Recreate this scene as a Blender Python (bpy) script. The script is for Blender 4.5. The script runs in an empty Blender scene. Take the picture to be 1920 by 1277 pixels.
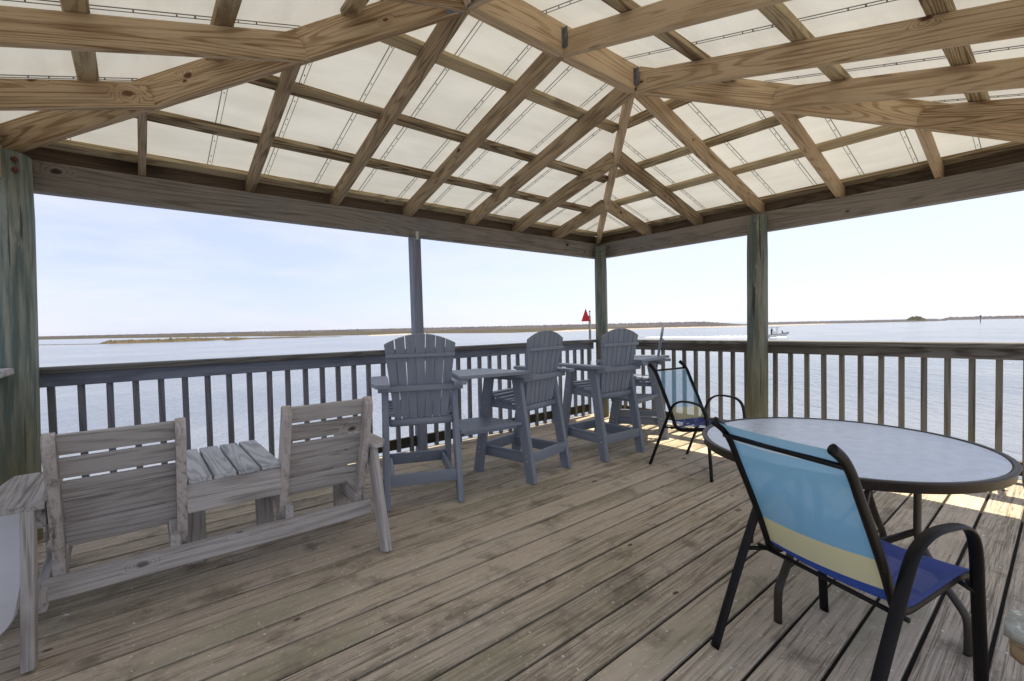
import bpy, bmesh, math, random
from mathutils import Vector, Matrix
random.seed(7)
R = math.radians
scene = bpy.context.scene
COL = scene.collection

# ------------------------------------------------------------------ camera, sky, sun, exposure
cam_d = bpy.data.cameras.new('camera'); cam = bpy.data.objects.new('camera', cam_d); COL.objects.link(cam)
scene.camera = cam
YAW, PITCH, ROLL, FPX = R(230.617), R(-1.686), R(-1.211), 862.35
CAM = Vector((4.920, 4.091, 1.225))
fw = Vector((math.cos(YAW)*math.cos(PITCH), math.sin(YAW)*math.cos(PITCH), math.sin(PITCH)))
rt = fw.cross(Vector((0, 0, 1))).normalized(); up = rt.cross(fw)
rt2 = rt*math.cos(ROLL) + up*math.sin(ROLL); up2 = up*math.cos(ROLL) - rt*math.sin(ROLL)
M = Matrix((rt2, up2, -fw)).transposed().to_4x4(); M.translation = CAM
cam.matrix_world = M
cam_d.sensor_fit = 'HORIZONTAL'; cam_d.sensor_width = 36.0; cam_d.lens = 36.0*FPX/1920.0
cam_d.clip_start = 0.02; cam_d.clip_end = 40000

SUN_TRAVEL = Vector((.993*.43, .115*.43, -1.0)).normalized()
to_sun = -SUN_TRAVEL
SUN_EL = math.asin(to_sun.z); SUN_ROT = math.atan2(to_sun.x, to_sun.y)
world = bpy.data.worlds.new("World"); scene.world = world; world.use_nodes = True
wn, wl = world.node_tree.nodes, world.node_tree.links
bg = wn['Background']
sky = wn.new('ShaderNodeTexSky'); sky.sky_type = 'NISHITA'; sky.sun_disc = False
sky.sun_elevation = SUN_EL; sky.sun_rotation = SUN_ROT
sky.altitude = 0; sky.air_density = 1.0; sky.dust_density = 0.4; sky.ozone_density = 3.0
# thin clouds low over the marsh
tc = wn.new('ShaderNodeTexCoord'); mp = wn.new('ShaderNodeMapping'); mp.inputs['Scale'].default_value = (2.2, 2.2, 9.0)
nz = wn.new('ShaderNodeTexNoise'); nz.inputs['Scale'].default_value = 1.7; nz.inputs['Detail'].default_value = 7; nz.inputs['Roughness'].default_value = .55
rp = wn.new('ShaderNodeMapRange'); rp.inputs[1].default_value = .42; rp.inputs[2].default_value = .72; rp.inputs[3].default_value = .0; rp.inputs[4].default_value = .55
mx = wn.new('ShaderNodeMix'); mx.data_type = 'RGBA'
mx.inputs[7].default_value = (4.7, 4.7, 5.1, 1)
hzm = wn.new('ShaderNodeMix'); hzm.data_type = 'RGBA'; hzm.inputs[7].default_value = (3.35, 3.62, 4.75, 1)
sd = wn.new('ShaderNodeVectorMath'); sd.operation = 'DOT_PRODUCT'; sd.inputs[1].default_value = tuple(Vector((to_sun.x, to_sun.y, 0)).normalized())
sr = wn.new('ShaderNodeMapRange'); sr.inputs[1].default_value = .35; sr.inputs[2].default_value = 1.0; sr.inputs[3].default_value = 0.0; sr.inputs[4].default_value = 1.0; wl.new(tc.outputs['Generated'], sd.inputs[0]); wl.new(sd.outputs['Value'], sr.inputs[0])
vm = wn.new('ShaderNodeMix'); vm.data_type = 'RGBA'; vm.inputs[6].default_value = (3.35, 3.62, 4.75, 1); vm.inputs[7].default_value = (4.55, 4.72, 5.3, 1); wl.new(sr.outputs[0], vm.inputs[0]); wl.new(vm.outputs[2], hzm.inputs[7]); hzm.inputs[0].default_value = .80
wl.new(tc.outputs['Generated'], mp.inputs[0]); wl.new(mp.outputs[0], nz.inputs['Vector']); wl.new(nz.outputs['Fac'], rp.inputs[0])
wl.new(rp.outputs[0], mx.inputs[0]); wl.new(sky.outputs[0], hzm.inputs[6]); wl.new(hzm.outputs[2], mx.inputs[6]); wl.new(mx.outputs[2], bg.inputs['Color'])
bg.inputs['Strength'].default_value = 0.09
sun_d = bpy.data.lights.new('sun', 'SUN'); sun_d.energy = 3.6; sun_d.angle = R(0.5); sun_d.color = (1.0, .89, .70)
sun = bpy.data.objects.new('sun', sun_d); COL.objects.link(sun)
sun.rotation_euler = SUN_TRAVEL.to_track_quat('-Z', 'Y').to_euler(); sun.location = (-4, 0, 9)
scene.view_settings.view_transform = 'Standard'; scene.view_settings.look = 'None'
scene.view_settings.exposure = 1.22; scene.view_settings.gamma = 1.0; scene.view_settings.use_curve_mapping = False
scene.cycles.max_bounces = 12; scene.cycles.diffuse_bounces = 6; scene.cycles.transmission_bounces = 6; scene.cycles.transparent_max_bounces = 12
scene.cycles.use_denoising = True; scene.cycles.caustics_reflective = False; scene.cycles.caustics_refractive = False
scene.cycles.sample_clamp_indirect = 6

# ------------------------------------------------------------------ mesh helpers
class MB:
    """collects boards, tubes and plates; build() links them as one mesh object"""
    def __init__(s): s.v = []; s.f = []; s.bc = []; s.rn = []; s.m = []; s.sm = []
    def add(s, verts, faces, bc=None, rn=None, mat=0, smooth=False):
        o = len(s.v); rn = random.random() if rn is None else rn
        if bc is None: bc = [tuple(p) for p in verts]
        s.v += [tuple(p) for p in verts]; s.bc += [tuple(b) for b in bc]; s.rn += [rn]*len(verts)
        for f in faces: s.f.append([i+o for i in f]); s.m.append(mat); s.sm.append(smooth)
        return o
    def board(s, p0, p1, w, h, upv=(0, 0, 1), ch=.003, e0=(0, 0), e1=(0, 0), mat=0, rn=None, r0=None, bow=0.0, seg=1):
        """board p0->p1, h along upv, w across; e0/e1 = end shear (per unit across, per unit up)"""
        p0, p1, upv = Vector(p0), Vector(p1), Vector(upv)
        X = (p1-p0); L = X.length; X.normalize(); Y = upv.cross(X).normalized(); Z = X.cross(Y).normalized()
        a, b = w/2, h/2; c = min(ch, a*.6, b*.6)
        prof = [(-a+c, -b), (a-c, -b), (a, -b+c), (a, b-c), (a-c, b), (-a+c, b), (-a, b-c), (-a, -b+c)] if c > 0 else [(-a, -b), (a, -b), (a, b), (-a, b)]
        n = len(prof); off = (random.uniform(0, 60), random.uniform(0, 20), random.uniform(0, 20)) if r0 is None else r0
        vs, bc = [], []
        for k in range(seg+1):
            t = k/seg
            for (y, z) in prof:
                x = t*L + (1-t)*(e0[0]*y+e0[1]*z) + t*(e1[0]*y+e1[1]*z)
                sag = bow*4*t*(1-t)
                vs.append(p0 + X*x + Y*y + Z*(z-sag)); bc.append((x+off[0], y+off[1], z+off[2]))
        fs = []
        for k in range(seg):
            for i in range(n):
                j = (i+1) % n; fs.append([k*n+i, k*n+j, (k+1)*n+j, (k+1)*n+i])
        fs.append(list(range(n))[::-1]); fs.append([seg*n+i for i in range(n)])
        s.add(vs, fs, bc, rn, mat)
    def sweep(s, path, prof, side=None, mat=0, closed=False, smooth=True, caps=True, rn=None):
        """profile (along side, along normal) swept along path"""
        path = [Vector(p) for p in path]; n = len(path); m = 0 if callable(prof) else len(prof)
        vs, bc, fs = [], [], []; d = 0.0; off = random.uniform(0, 50); S = None
        for i, p in enumerate(path):
            if closed: t = path[(i+1) % n]-path[i-1]
            else: t = path[min(i+1, n-1)]-path[max(i-1, 0)]
            t.normalize()
            if side is not None: S = Vector(side)
            elif S is None: S = Vector((0, 0, 1)) if abs(t.z) < .9 else Vector((1, 0, 0))
            b = (S-t*S.dot(t)).normalized(); S = b; nn = t.cross(b)
            if i: d += (p-path[i-1]).length
            for (x, y) in (prof(i) if callable(prof) else prof):
                vs.append(p+b*x+nn*y); bc.append((d+off, x, y))
        if callable(prof): m = len(prof(0))
        for i in range(n if closed else n-1):
            k = (i+1) % n
            for j in range(m):
                l = (j+1) % m; fs.append([i*m+j, i*m+l, k*m+l, k*m+j])
        if caps and not closed:
            fs.append(list(range(m))[::-1]); fs.append([(n-1)*m+j for j in range(m)])
        s.add(vs, fs, bc, rn, mat, smooth)
    def rod(s, p0, p1, r, n=10, mat=0, r1=None, smooth=True):
        r1 = r if r1 is None else r1
        s.sweep([p0, p1], lambda i: [((r if i == 0 else r1)*math.cos(2*math.pi*k/n), (r if i == 0 else r1)*math.sin(2*math.pi*k/n)) for k in range(n)], mat=mat, smooth=smooth)
    def prism(s, outline, axis, mat=0, ch=0.0, rn=None, bcf=None):
        """closed outline (list of points) extruded by axis"""
        o = [Vector(p) for p in outline]; ax = Vector(axis); n = len(o)
        vs = o+[p+ax for p in o]
        off = (random.uniform(0, 60), random.uniform(0, 20), random.uniform(0, 20))
        bc = [((bcf(p) if bcf else p)+Vector(off)) for p in vs]
        fs = [list(range(n))[::-1], [n+i for i in range(n)]]+[[i, (i+1) % n, n+(i+1) % n, n+i] for i in range(n)]
        s.add(vs, fs, bc, rn, mat)
    def build(s, name, mats, parent=None):
        me = bpy.data.meshes.new(name); me.from_pydata(s.v, [], s.f)
        for m in (mats if isinstance(mats, (list, tuple)) else [mats]): me.materials.append(m)
        a = me.attributes.new('bc', 'FLOAT_VECTOR', 'POINT'); a.data.foreach_set('vector', [c for b in s.bc for c in b])
        a = me.attributes.new('rnd', 'FLOAT', 'POINT'); a.data.foreach_set('value', s.rn)
        me.polygons.foreach_set('material_index', s.m); me.polygons.foreach_set('use_smooth', s.sm)
        bm = bmesh.new(); bm.from_mesh(me); bmesh.ops.recalc_face_normals(bm, faces=bm.faces); bm.to_mesh(me); bm.free()
        me.update()
        o = bpy.data.objects.new(name, me); COL.objects.link(o)
        if parent: o.parent = parent
        return o

def tag(o, label=None, cat=None, group=None, kind=None):
    if label: o['label'] = label
    if cat: o['category'] = cat
    if group: o['group'] = group
    if kind: o['kind'] = kind
    return o
def empty(name, loc=(0, 0, 0), rz=0.0):
    o = bpy.data.objects.new(name, None); COL.objects.link(o); o.location = loc; o.rotation_euler = (0, 0, rz); o.empty_display_size = .2
    return o
def copy_tree(o, parent=None):
    c = o.copy(); COL.objects.link(c)
    if parent: c.parent = parent
    for ch in list(o.children): copy_tree(ch, c)
    return c
def ell(a, b, n=12): return [(a*math.cos(2*math.pi*k/n), b*math.sin(2*math.pi*k/n)) for k in range(n)]
def smooth_path(pts, sub=6):
    """Catmull-Rom through the points"""
    P = [Vector(p) for p in pts]; P = [P[0]*2-P[1]]+P+[P[-1]*2-P[-2]]; out = []
    for i in range(1, len(P)-2):
        for k in range(sub):
            t = k/sub; a, b, c, d = P[i-1], P[i], P[i+1], P[i+2]
            out.append(.5*((2*b)+(c-a)*t+(2*a-5*b+4*c-d)*t*t+(3*b-a-3*c+d)*t**3))
    out.append(P[-2]); return out

# ------------------------------------------------------------------ materials
class NT:
    def __init__(s, name):
        s.mat = bpy.data.materials.new(name); s.mat.use_nodes = True; s.t = s.mat.node_tree; s.n = s.t.nodes; s.l = s.t.links
        s.p = s.n['Principled BSDF']; s.out = s.n['Material Output']
    def node(s, t, **kw):
        x = s.n.new(t)
        for k, v in kw.items(): setattr(x, k, v)
        return x
    def link(s, a, b): s.l.new(a, b)
    def val(s, x, sock):
        if isinstance(x, (int, float)): sock.default_value = x
        elif isinstance(x, (tuple, list)): sock.default_value = tuple(x)+((1,) if len(x) == 3 and len(sock.default_value) == 4 else ())
        else: s.link(x, sock)
    def math(s, op, a, b=0.0, c=0.0, clamp=False):
        m = s.node('ShaderNodeMath', operation=op, use_clamp=clamp); s.val(a, m.inputs[0]); s.val(b, m.inputs[1])
        if len(m.inputs) > 2: s.val(c, m.inputs[2])
        return m.outputs[0]
    def vmul(s, v, k):
        m = s.node('ShaderNodeVectorMath', operation='MULTIPLY'); s.link(v, m.inputs[0]); m.inputs[1].default_value = k; return m.outputs[0]
    def vadd(s, a, b):
        m = s.node('ShaderNodeVectorMath', operation='ADD'); s.link(a, m.inputs[0]); s.val(b, m.inputs[1]); return m.outputs[0]
    def noise(s, v, scale=1.0, detail=3.0, rough=.5, dist=0.0):
        n = s.node('ShaderNodeTexNoise'); s.link(v, n.inputs['Vector']); n.inputs['Scale'].default_value = scale
        n.inputs['Detail'].default_value = detail; n.inputs['Roughness'].default_value = rough; n.inputs['Distortion'].default_value = dist
        return n.outputs['Fac']
    def mapr(s, x, a, b, c=0.0, d=1.0, smooth=True):
        m = s.node('ShaderNodeMapRange'); m.interpolation_type = 'SMOOTHSTEP' if smooth else 'LINEAR'
        s.val(x, m.inputs[0]); m.inputs[1].default_value = a; m.inputs[2].default_value = b; m.inputs[3].default_value = c; m.inputs[4].default_value = d
        return m.outputs[0]
    def mix(s, f, a, b, blend='MIX'):
        m = s.node('ShaderNodeMix', data_type='RGBA', blend_type=blend); s.val(f, m.inputs[0]); s.val(a, m.inputs[6]); s.val(b, m.inputs[7]); return m.outputs[2]
    def attr(s, name, out='Vector'): return s.node('ShaderNodeAttribute', attribute_name=name).outputs[out]
    def objrand(s): return s.node('ShaderNodeObjectInfo').outputs['Random']
    def bump(s, h, strength=.3, dist=.01):
        b = s.node('ShaderNodeBump'); b.inputs['Strength'].default_value = strength; b.inputs['Distance'].default_value = dist
        s.link(h, b.inputs['Height']); s.link(b.outputs[0], s.p.inputs['Normal'])

def wood(name, light, dark, knot=None, ring=55.0, contrast=.8, fibre=.35, stain=None, stain_amt=0.0, vary=.35, rough=.75, knots=.5, stain_scale=1.6,
         tint=None, tint_amt=0.0, tint_scale=.9, bump=.25, cracks=0.0, grey=None, grey_amt=0.0, speck=0.0, stain_aspect=2.6):
    """sawn softwood: growth rings as contour lines of a stretched noise, knots, fibres, stains"""
    N = NT(name); bc = N.attr('bc'); rnd = N.attr('rnd', 'Fac'); orn = N.objrand()
    comb = N.node('ShaderNodeCombineXYZ'); N.link(N.math('MULTIPLY', orn, 37.0), comb.inputs[0]); N.link(N.math('MULTIPLY', orn, 11.0), comb.inputs[1])
    v = N.vadd(bc, comb.outputs[0])
    # knots
    sx_ = N.node('ShaderNodeSeparateXYZ'); N.link(v, sx_.inputs[0]); cx_ = N.node('ShaderNodeCombineXYZ'); N.link(sx_.outputs[0], cx_.inputs[0]); N.link(N.math('MULTIPLY', N.math('ADD', sx_.outputs[1], sx_.outputs[2]), 1.7), cx_.inputs[1])
    vk = cx_.outputs[0]; vo = N.node('ShaderNodeTexVoronoi', voronoi_dimensions='2D'); vo.inputs['Scale'].default_value = 2.6; N.link(vk, vo.inputs['Vector'])
    dist = N.math('DIVIDE', vo.outputs['Distance'], 2.6)
    sel = N.node('ShaderNodeSeparateColor'); N.link(vo.outputs['Color'], sel.inputs[0])
    on = N.math('LESS_THAN', sel.outputs[0], knots)
    wob = N.math('MULTIPLY_ADD', N.noise(v, 35, 2), .022, -.011)
    kd = N.math('ADD', N.math('MULTIPLY', dist, N.math('MULTIPLY_ADD', sel.outputs[1], .9, .75)), wob)
    kr = N.math('MULTIPLY', N.mapr(kd, .006, .085, 1.0, 0.0), on)
    kcore = N.math('MULTIPLY', N.mapr(kd, .015, .030, 1.0, 0.0), on)
    # rings
    n1 = N.noise(N.vmul(v, (.42, 5.5, 5.5)), 1.0, 1.5, .45, .25)
    n1 = N.math('ADD', n1, N.math('MULTIPLY', kr, .17))
    ph = N.math('MULTIPLY', n1, ring)
    sn = N.math('SINE', ph); saw = N.mapr(sn, -.1, 1.0, 0.0, 1.0)
    fib = N.noise(N.vmul(v, (5, 230, 230)), 1.0, 2.5, .6)
    fib2 = N.noise(N.vmul(v, (1.6, 60, 60)), 1.0, 3, .6)
    g = N.math('ADD', N.math('MULTIPLY', saw, contrast), N.math('MULTIPLY', N.math('SUBTRACT', N.math('ADD', fib, fib2), 1.0), fibre*2.2))
    g = N.math('ADD', g, N.math('MULTIPLY_ADD', rnd, vary, -vary*.5), clamp=True)
    col = N.mix(g, light, dark)
    if knot is not None: col = N.mix(N.math('MULTIPLY', kcore, .92), col, knot)
    if grey is not None:
        gm = N.mapr(N.noise(N.vmul(v, (1.3, 6, 6)), 1.3, 4, .6), .42, .66, 0.0, grey_amt); col = N.mix(gm, col, grey)
    if tint is not None:
        tm = N.mapr(N.noise(N.vadd(N.vmul(v, (1.0, 2.2, 2.2)), (9.3, 2.1, 4.4)), tint_scale, 4, .6), .48, .68, 0.0, tint_amt); col = N.mix(tm, col, tint)
    if stain is not None:
        st = N.mapr(N.noise(N.vadd(N.vmul(v, (1.0, stain_aspect, stain_aspect)), (3.3, 7.1, 0)), stain_scale, 5, .62), .50, .72, 0.0, stain_amt); col = N.mix(st, col, stain)
    hgt = N.math('ADD', N.math('MULTIPLY', g, -.6), N.math('MULTIPLY', fib2, .5))
    if cracks > 0:
        ck = N.noise(N.vmul(v, (1.1, 42, 42)), 1.0, 2, .55); cm = N.mapr(ck, .285, .33, cracks, 0.0)
        col = N.mix(cm, col, (dark[0]*.18, dark[1]*.18, dark[2]*.18)); hgt = N.math('SUBTRACT', hgt, N.math('MULTIPLY', cm, 1.5))
    if speck > 0:
        sp = N.mapr(N.noise(v, 55, 3, .6), .60, .70, 0.0, speck); col = N.mix(sp, col, (light[0]*1.9, light[1]*1.9, light[2]*1.9))
    N.link(col, N.p.inputs['Base Color']); N.p.inputs['Roughness'].default_value = rough; N.p.inputs['Specular IOR Level'].default_value = .25
    N.bump(hgt, bump, .004)
    return N.mat

def paint(name, col, rough=.5, var=.12, scale=9.0, streak=(1, 1, 1), spec=.4, dirt_or_shade=None, dirt_amt=0.0, bump=.08, metallic=0.0, wear=None, wear_amt=0.0, wear_lo=.62):
    N = NT(name); v = N.attr('bc')
    n = N.noise(N.vmul(v, streak), scale, 4, .6); f = N.mapr(n, .3, .7, 1-var, 1+var, False)
    c = N.mix(1.0, col, (0, 0, 0)); m = N.node('ShaderNodeMix', data_type='RGBA', blend_type='MULTIPLY'); m.inputs[0].default_value = 1.0
    m.inputs[6].default_value = tuple(col)+(1,); cc = N.node('ShaderNodeCombineColor')
    for i in range(3): N.link(f, cc.inputs[i])
    N.link(cc.outputs[0], m.inputs[7]); c = m.outputs[2]
    if dirt_or_shade is not None: c = N.mix(N.mapr(N.noise(N.vadd(N.vmul(v, streak), (5, 3, 1)), scale*.35, 5, .65), .46, .68, 0, dirt_amt), c, dirt_or_shade)
    if wear is not None: c = N.mix(N.mapr(N.noise(v, scale*4, 5, .7), wear_lo, wear_lo+.08, 0, wear_amt), c, wear)
    N.link(c, N.p.inputs['Base Color']); N.p.inputs['Roughness'].default_value = rough; N.p.inputs['Specular IOR Level'].default_value = spec; N.p.inputs['Metallic'].default_value = metallic
    if bump: N.bump(N.noise(N.vmul(v, streak), scale*8, 3, .6), bump, .002)
    return N.mat

MT = {}
MT['deck'] = wood('deck boards', (.590, .495, .370), (.190, .152, .104), (.05, .032, .02), ring=170, contrast=.26, fibre=1.25, stain=(.170, .140, .100), stain_amt=.72, stain_scale=4.5, stain_aspect=1.15,
                  tint=(.225, .220, .125), tint_amt=.50, tint_scale=1.0, vary=.60, rough=.8, knots=.13, bump=.6, cracks=.45, grey=(.52, .465, .39), grey_amt=.35, speck=.30)
MT['rafter'] = wood('rafter wood', (.60, .455, .290), (.22, .125, .055), (.09, .028, .010), ring=165, contrast=.55, fibre=.75, stain=(.34, .205, .105), stain_amt=.45, vary=.60,
                    knots=.40, rough=.7, bump=.35, cracks=.15)
MT['purlin'] = wood('purlin wood', (.54, .44, .275), (.16, .105, .055), (.10, .04, .02), ring=130, contrast=.7, fibre=.6, stain=(.13, .082, .043), stain_amt=.75, vary=.8, knots=.2)
MT['beam'] = wood('beam wood', (.300, .264, .222), (.112, .096, .078), (.04, .02, .015), ring=110, contrast=.42, fibre=.75, stain=(.11, .09, .08), stain_amt=.5, tint=(.23, .235, .235), tint_amt=.5, knots=.18, vary=.3, cracks=.35)
MT['fascia'] = wood('fascia wood', (.15, .11, .075), (.055, .038, .026), None, ring=110, contrast=.5, fibre=.6, stain=(.03, .022, .016), stain_amt=.7, knots=0, vary=.3)  # dark base colour carries the shade under the eave
MT['rail'] = wood('rail wood', (.190, .182, .170), (.060, .056, .051), (.025, .018, .012), ring=110, contrast=.7, fibre=.6, stain=(.07, .062, .052), stain_amt=.5, tint=(.125, .12, .08), tint_amt=.4, knots=.25, vary=.3, cracks=.5)
MT['railblue'] = wood('painted rail wood', (.285, .312, .375), (.140, .155, .195), None, ring=80, contrast=.35, fibre=.5, stain=(.10, .10, .115), stain_amt=.5, knots=0, vary=.2)
MT['baluster'] = wood('baluster wood', (.205, .195, .168), (.082, .076, .064), None, ring=90, contrast=.5, fibre=.6, stain=(.135, .145, .080), stain_amt=.5, knots=0, vary=.5)
MT['balblue'] = wood('slate baluster wood', (.235, .240, .262), (.100, .104, .118), None, ring=90, contrast=.45, fibre=.6, stain=(.12, .115, .10), stain_amt=.5, knots=0, vary=.4)
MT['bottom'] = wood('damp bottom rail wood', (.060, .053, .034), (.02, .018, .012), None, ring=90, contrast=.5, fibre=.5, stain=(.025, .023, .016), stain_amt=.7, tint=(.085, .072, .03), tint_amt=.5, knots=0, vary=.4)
MT['bench'] = wood('weathered bench wood', (.55, .520, .492), (.180, .163, .150), (.06, .04, .032), ring=130, contrast=.40, fibre=.85, stain=(.235, .195, .170), stain_amt=.7, vary=.35, knots=.30, rough=.8, cracks=.45, grey=(.58, .54, .53), grey_amt=.35)
MT['benchslat'] = wood('weathered bench slat wood', (.49, .465, .440), (.150, .134, .125), (.05, .03, .02), ring=130, contrast=.42, fibre=.85, stain=(.20, .165, .15), stain_amt=.6, vary=.5, knots=.40, rough=.8, cracks=.5, grey=(.47, .44, .45), grey_amt=.35)
MT['benchpost'] = wood('weathered bench upright wood', (.58, .53, .495), (.25, .218, .20), None, ring=70, contrast=.42, fibre=1.0, stain=(.30, .25, .20), stain_amt=.5, vary=.3, knots=0, rough=.8, cracks=.5)
MT['rafterold'] = wood('weathered rafter wood', (.44, .335, .215), (.135, .086, .046), (.06, .022, .012), ring=140, contrast=.55, fibre=.80, stain=(.150, .098, .055), stain_amt=.75, vary=.7, knots=.40, rough=.75, bump=.35, cracks=.4)
MT['benchtop'] = wood('damp bench top wood', (.55, .565, .585), (.20, .205, .215), None, ring=110, contrast=.5, fibre=.6, stain=(.18, .19, .195), stain_amt=.7, vary=.3, knots=.1, rough=.6)
MT['dirt_or_shade'] = paint('gap shade', (.018, .015, .011), .95)  # near-black strips between the boards: shade of the gaps painted as colour
MT['deckunder'] = paint('joist wood', (.05, .042, .03), .9)
def post_mat(name, base, streak, ochre, amt):
    N = NT(name); v = N.attr('bc'); orn = N.objrand()
    vv = N.node('ShaderNodeCombineXYZ'); N.link(N.math('MULTIPLY', orn, 31.0), vv.inputs[0]); v2 = N.vadd(v, vv.outputs[0])
    g = N.noise(N.vmul(v2, (1.8, 26, 26)), 1.0, 5, .65); c = N.mix(N.mapr(g, .36, .66), base, streak)
    h = N.noise(N.vmul(v2, (2.5, 9, 9)), 1.0, 5, .7); c = N.mix(N.mapr(h, .60, .70, 0, .55), c, (.44, .45, .37))
    c = N.mix(N.mapr(N.noise(N.vmul(v2, (1.2, 30, 30)), 1.0, 2, .5), .31, .36, .75, 0), c, (.015, .016, .014))
    sp = N.node('ShaderNodeSeparateXYZ'); N.link(N.node('ShaderNodeNewGeometry').outputs['Position'], sp.inputs[0])
    lowz = N.mapr(N.math('ADD', sp.outputs[2], N.math('MULTIPLY', h, .9)), .4, 1.5, amt, 0.0); c = N.mix(lowz, c, ochre)
    N.link(c, N.p.inputs['Base Color']); N.p.inputs['Roughness'].default_value = .75; N.p.inputs['Specular IOR Level'].default_value = .3
    N.bump(N.math('ADD', g, h), .7, .006); return N.mat
MT['post'] = post_mat('green treated post', (.105, .132, .112), (.26, .26, .20), (.20, .175, .08), .65)
MT['postbig'] = post_mat('blue green treated post', (.115, .158, .140), (.32, .335, .275), (.24, .205, .09), .7)

N = NT('roof panel')   # white roofing sheet; translucency added so sunlight brightens the space below
v = N.attr('bc'); n = N.noise(N.vmul(v, (.7, 2.4, 1)), 1.6, 5, .6); c = N.mix(N.mapr(n, .38, .66), (.82, .83, .785), (.73, .735, .69))
c = N.mix(N.mapr(N.noise(v, 7, 5, .65), .60, .72, 0, .18), c, (.60, .62, .58))
df = N.node('ShaderNodeBsdfDiffuse'); tr = N.node('ShaderNodeBsdfTranslucent'); ms = N.node('ShaderNodeMixShader'); ms.inputs[0].default_value = .195
N.link(c, df.inputs[0]); N.link(c, tr.inputs[0]); N.link(df.outputs[0], ms.inputs[1]); N.link(tr.outputs[0], ms.inputs[2]); N.link(ms.outputs[0], N.out.inputs[0])
MT['panel'] = N.mat
MT['seam'] = paint('seam sealant', (.20, .19, .17), .8)
MT['tube'] = paint('dark bronze powder coat', (.007, .006, .006), .45, var=.35, scale=14, wear=(.10, .055, .03), wear_amt=.5, wear_lo=.66, spec=.25, bump=.06)
MT['tablemetal'] = paint('brown table frame metal', (.040, .031, .023), .45, var=.2, scale=10, spec=.35)
MT['poly'] = paint('slate poly lumber', (.235, .268, .325), .42, var=.16, scale=3, streak=(.4, 7, 7), spec=.35, dirt_or_shade=(.27, .28, .31), dirt_amt=.5, bump=.14, wear=(.42, .44, .47), wear_amt=.45, wear_lo=.64)
MT['bolt'] = paint('galvanised bolt', (.55, .55, .53), .4, metallic=.6)
MT['rust'] = paint('rusty bolt', (.16, .07, .045), .8, var=.5, scale=40)
MT['bracket'] = paint('galvanised bracket', (.20, .215, .23), .5, metallic=.5, var=.4, scale=30)
MT['hole'] = paint('bolt hole', (.006, .006, .006), .9)
MT['white'] = paint('white moulded plastic', (.90, .89, .88), .35, var=.04, scale=2.5, streak=(1, 4, 4), dirt_or_shade=(.80, .78, .76), dirt_amt=.5)
MT['shell'] = paint('shell', (.8, .78, .74), .6)
MT['nail'] = paint('nail head', (.72, .70, .66), .5, var=.5)

# ------------------------------------------------------------------ dimensions
S = .683; LX, LY = 5.466, 4.12
ZB, ZT, ZR = 2.132, 2.330, 2.897            # beam bottom, rafter bottom at the beam, ridge bottom
RID = 2.06; SL = (ZR-ZT)/RID                # plan run and slope
XF, XN = 2.075, 3.49                        # ridge ends
LXS = [.727, 1.398, 2.06, 2.80, 3.505, 4.169, 4.837]     # rafters on the long sides
RYS = [.721, 1.393, 2.057, 2.747, 3.410]                 # rafters on the hip ends

# ------------------------------------------------------------------ water, shores, sky line
def pix(u, v, z=-2.2):
    d = fw + rt2*((u-960)/FPX) - up2*((v-638.5)/FPX); t = (z-CAM.z)/d.z; return CAM+d*t
def az_dir(u):
    d = fw + rt2*((u-960)/FPX); d.z = 0; return d.normalized()
N = NT('water')
g = N.node('ShaderNodeNewGeometry').outputs['Position']
rot = N.node('ShaderNodeVectorRotate', rotation_type='Z_AXIS'); N.link(g, rot.inputs['Vector']); rot.inputs['Angle'].default_value = R(40)
w1 = N.noise(N.vmul(rot.outputs[0], (.9, .28, 1)), 1.0, 3, .6, .5); w2 = N.noise(N.vmul(rot.outputs[0], (3.6, 1.3, 1)), 1.0, 3, .6, .5); w3 = N.noise(N.vmul(g, (.045, .07, 1)), 1.0, 3, .5)
hh = N.math('ADD', N.math('MULTIPLY', w1, .75), N.math('MULTIPLY', w2, .22))
col = N.mix(N.mapr(w3, .35, .65), (.125, .150, .200), (.175, .195, .235))
N.link(col, N.p.inputs['Base Color']); N.p.inputs['Roughness'].default_value = .14; N.p.inputs['IOR'].default_value = 1.33; N.p.inputs['Specular IOR Level'].default_value = .33
N.bump(hh, .9, .60); MT['water'] = N.mat
m = MB(); m.add([(-16000, -16000, -2.2), (16000, -16000, -2.2), (16000, 16000, -2.2), (-16000, 16000, -2.2)], [[0, 1, 2, 3]]); tag(m.build('water', MT['water']), kind='structure')

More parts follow.
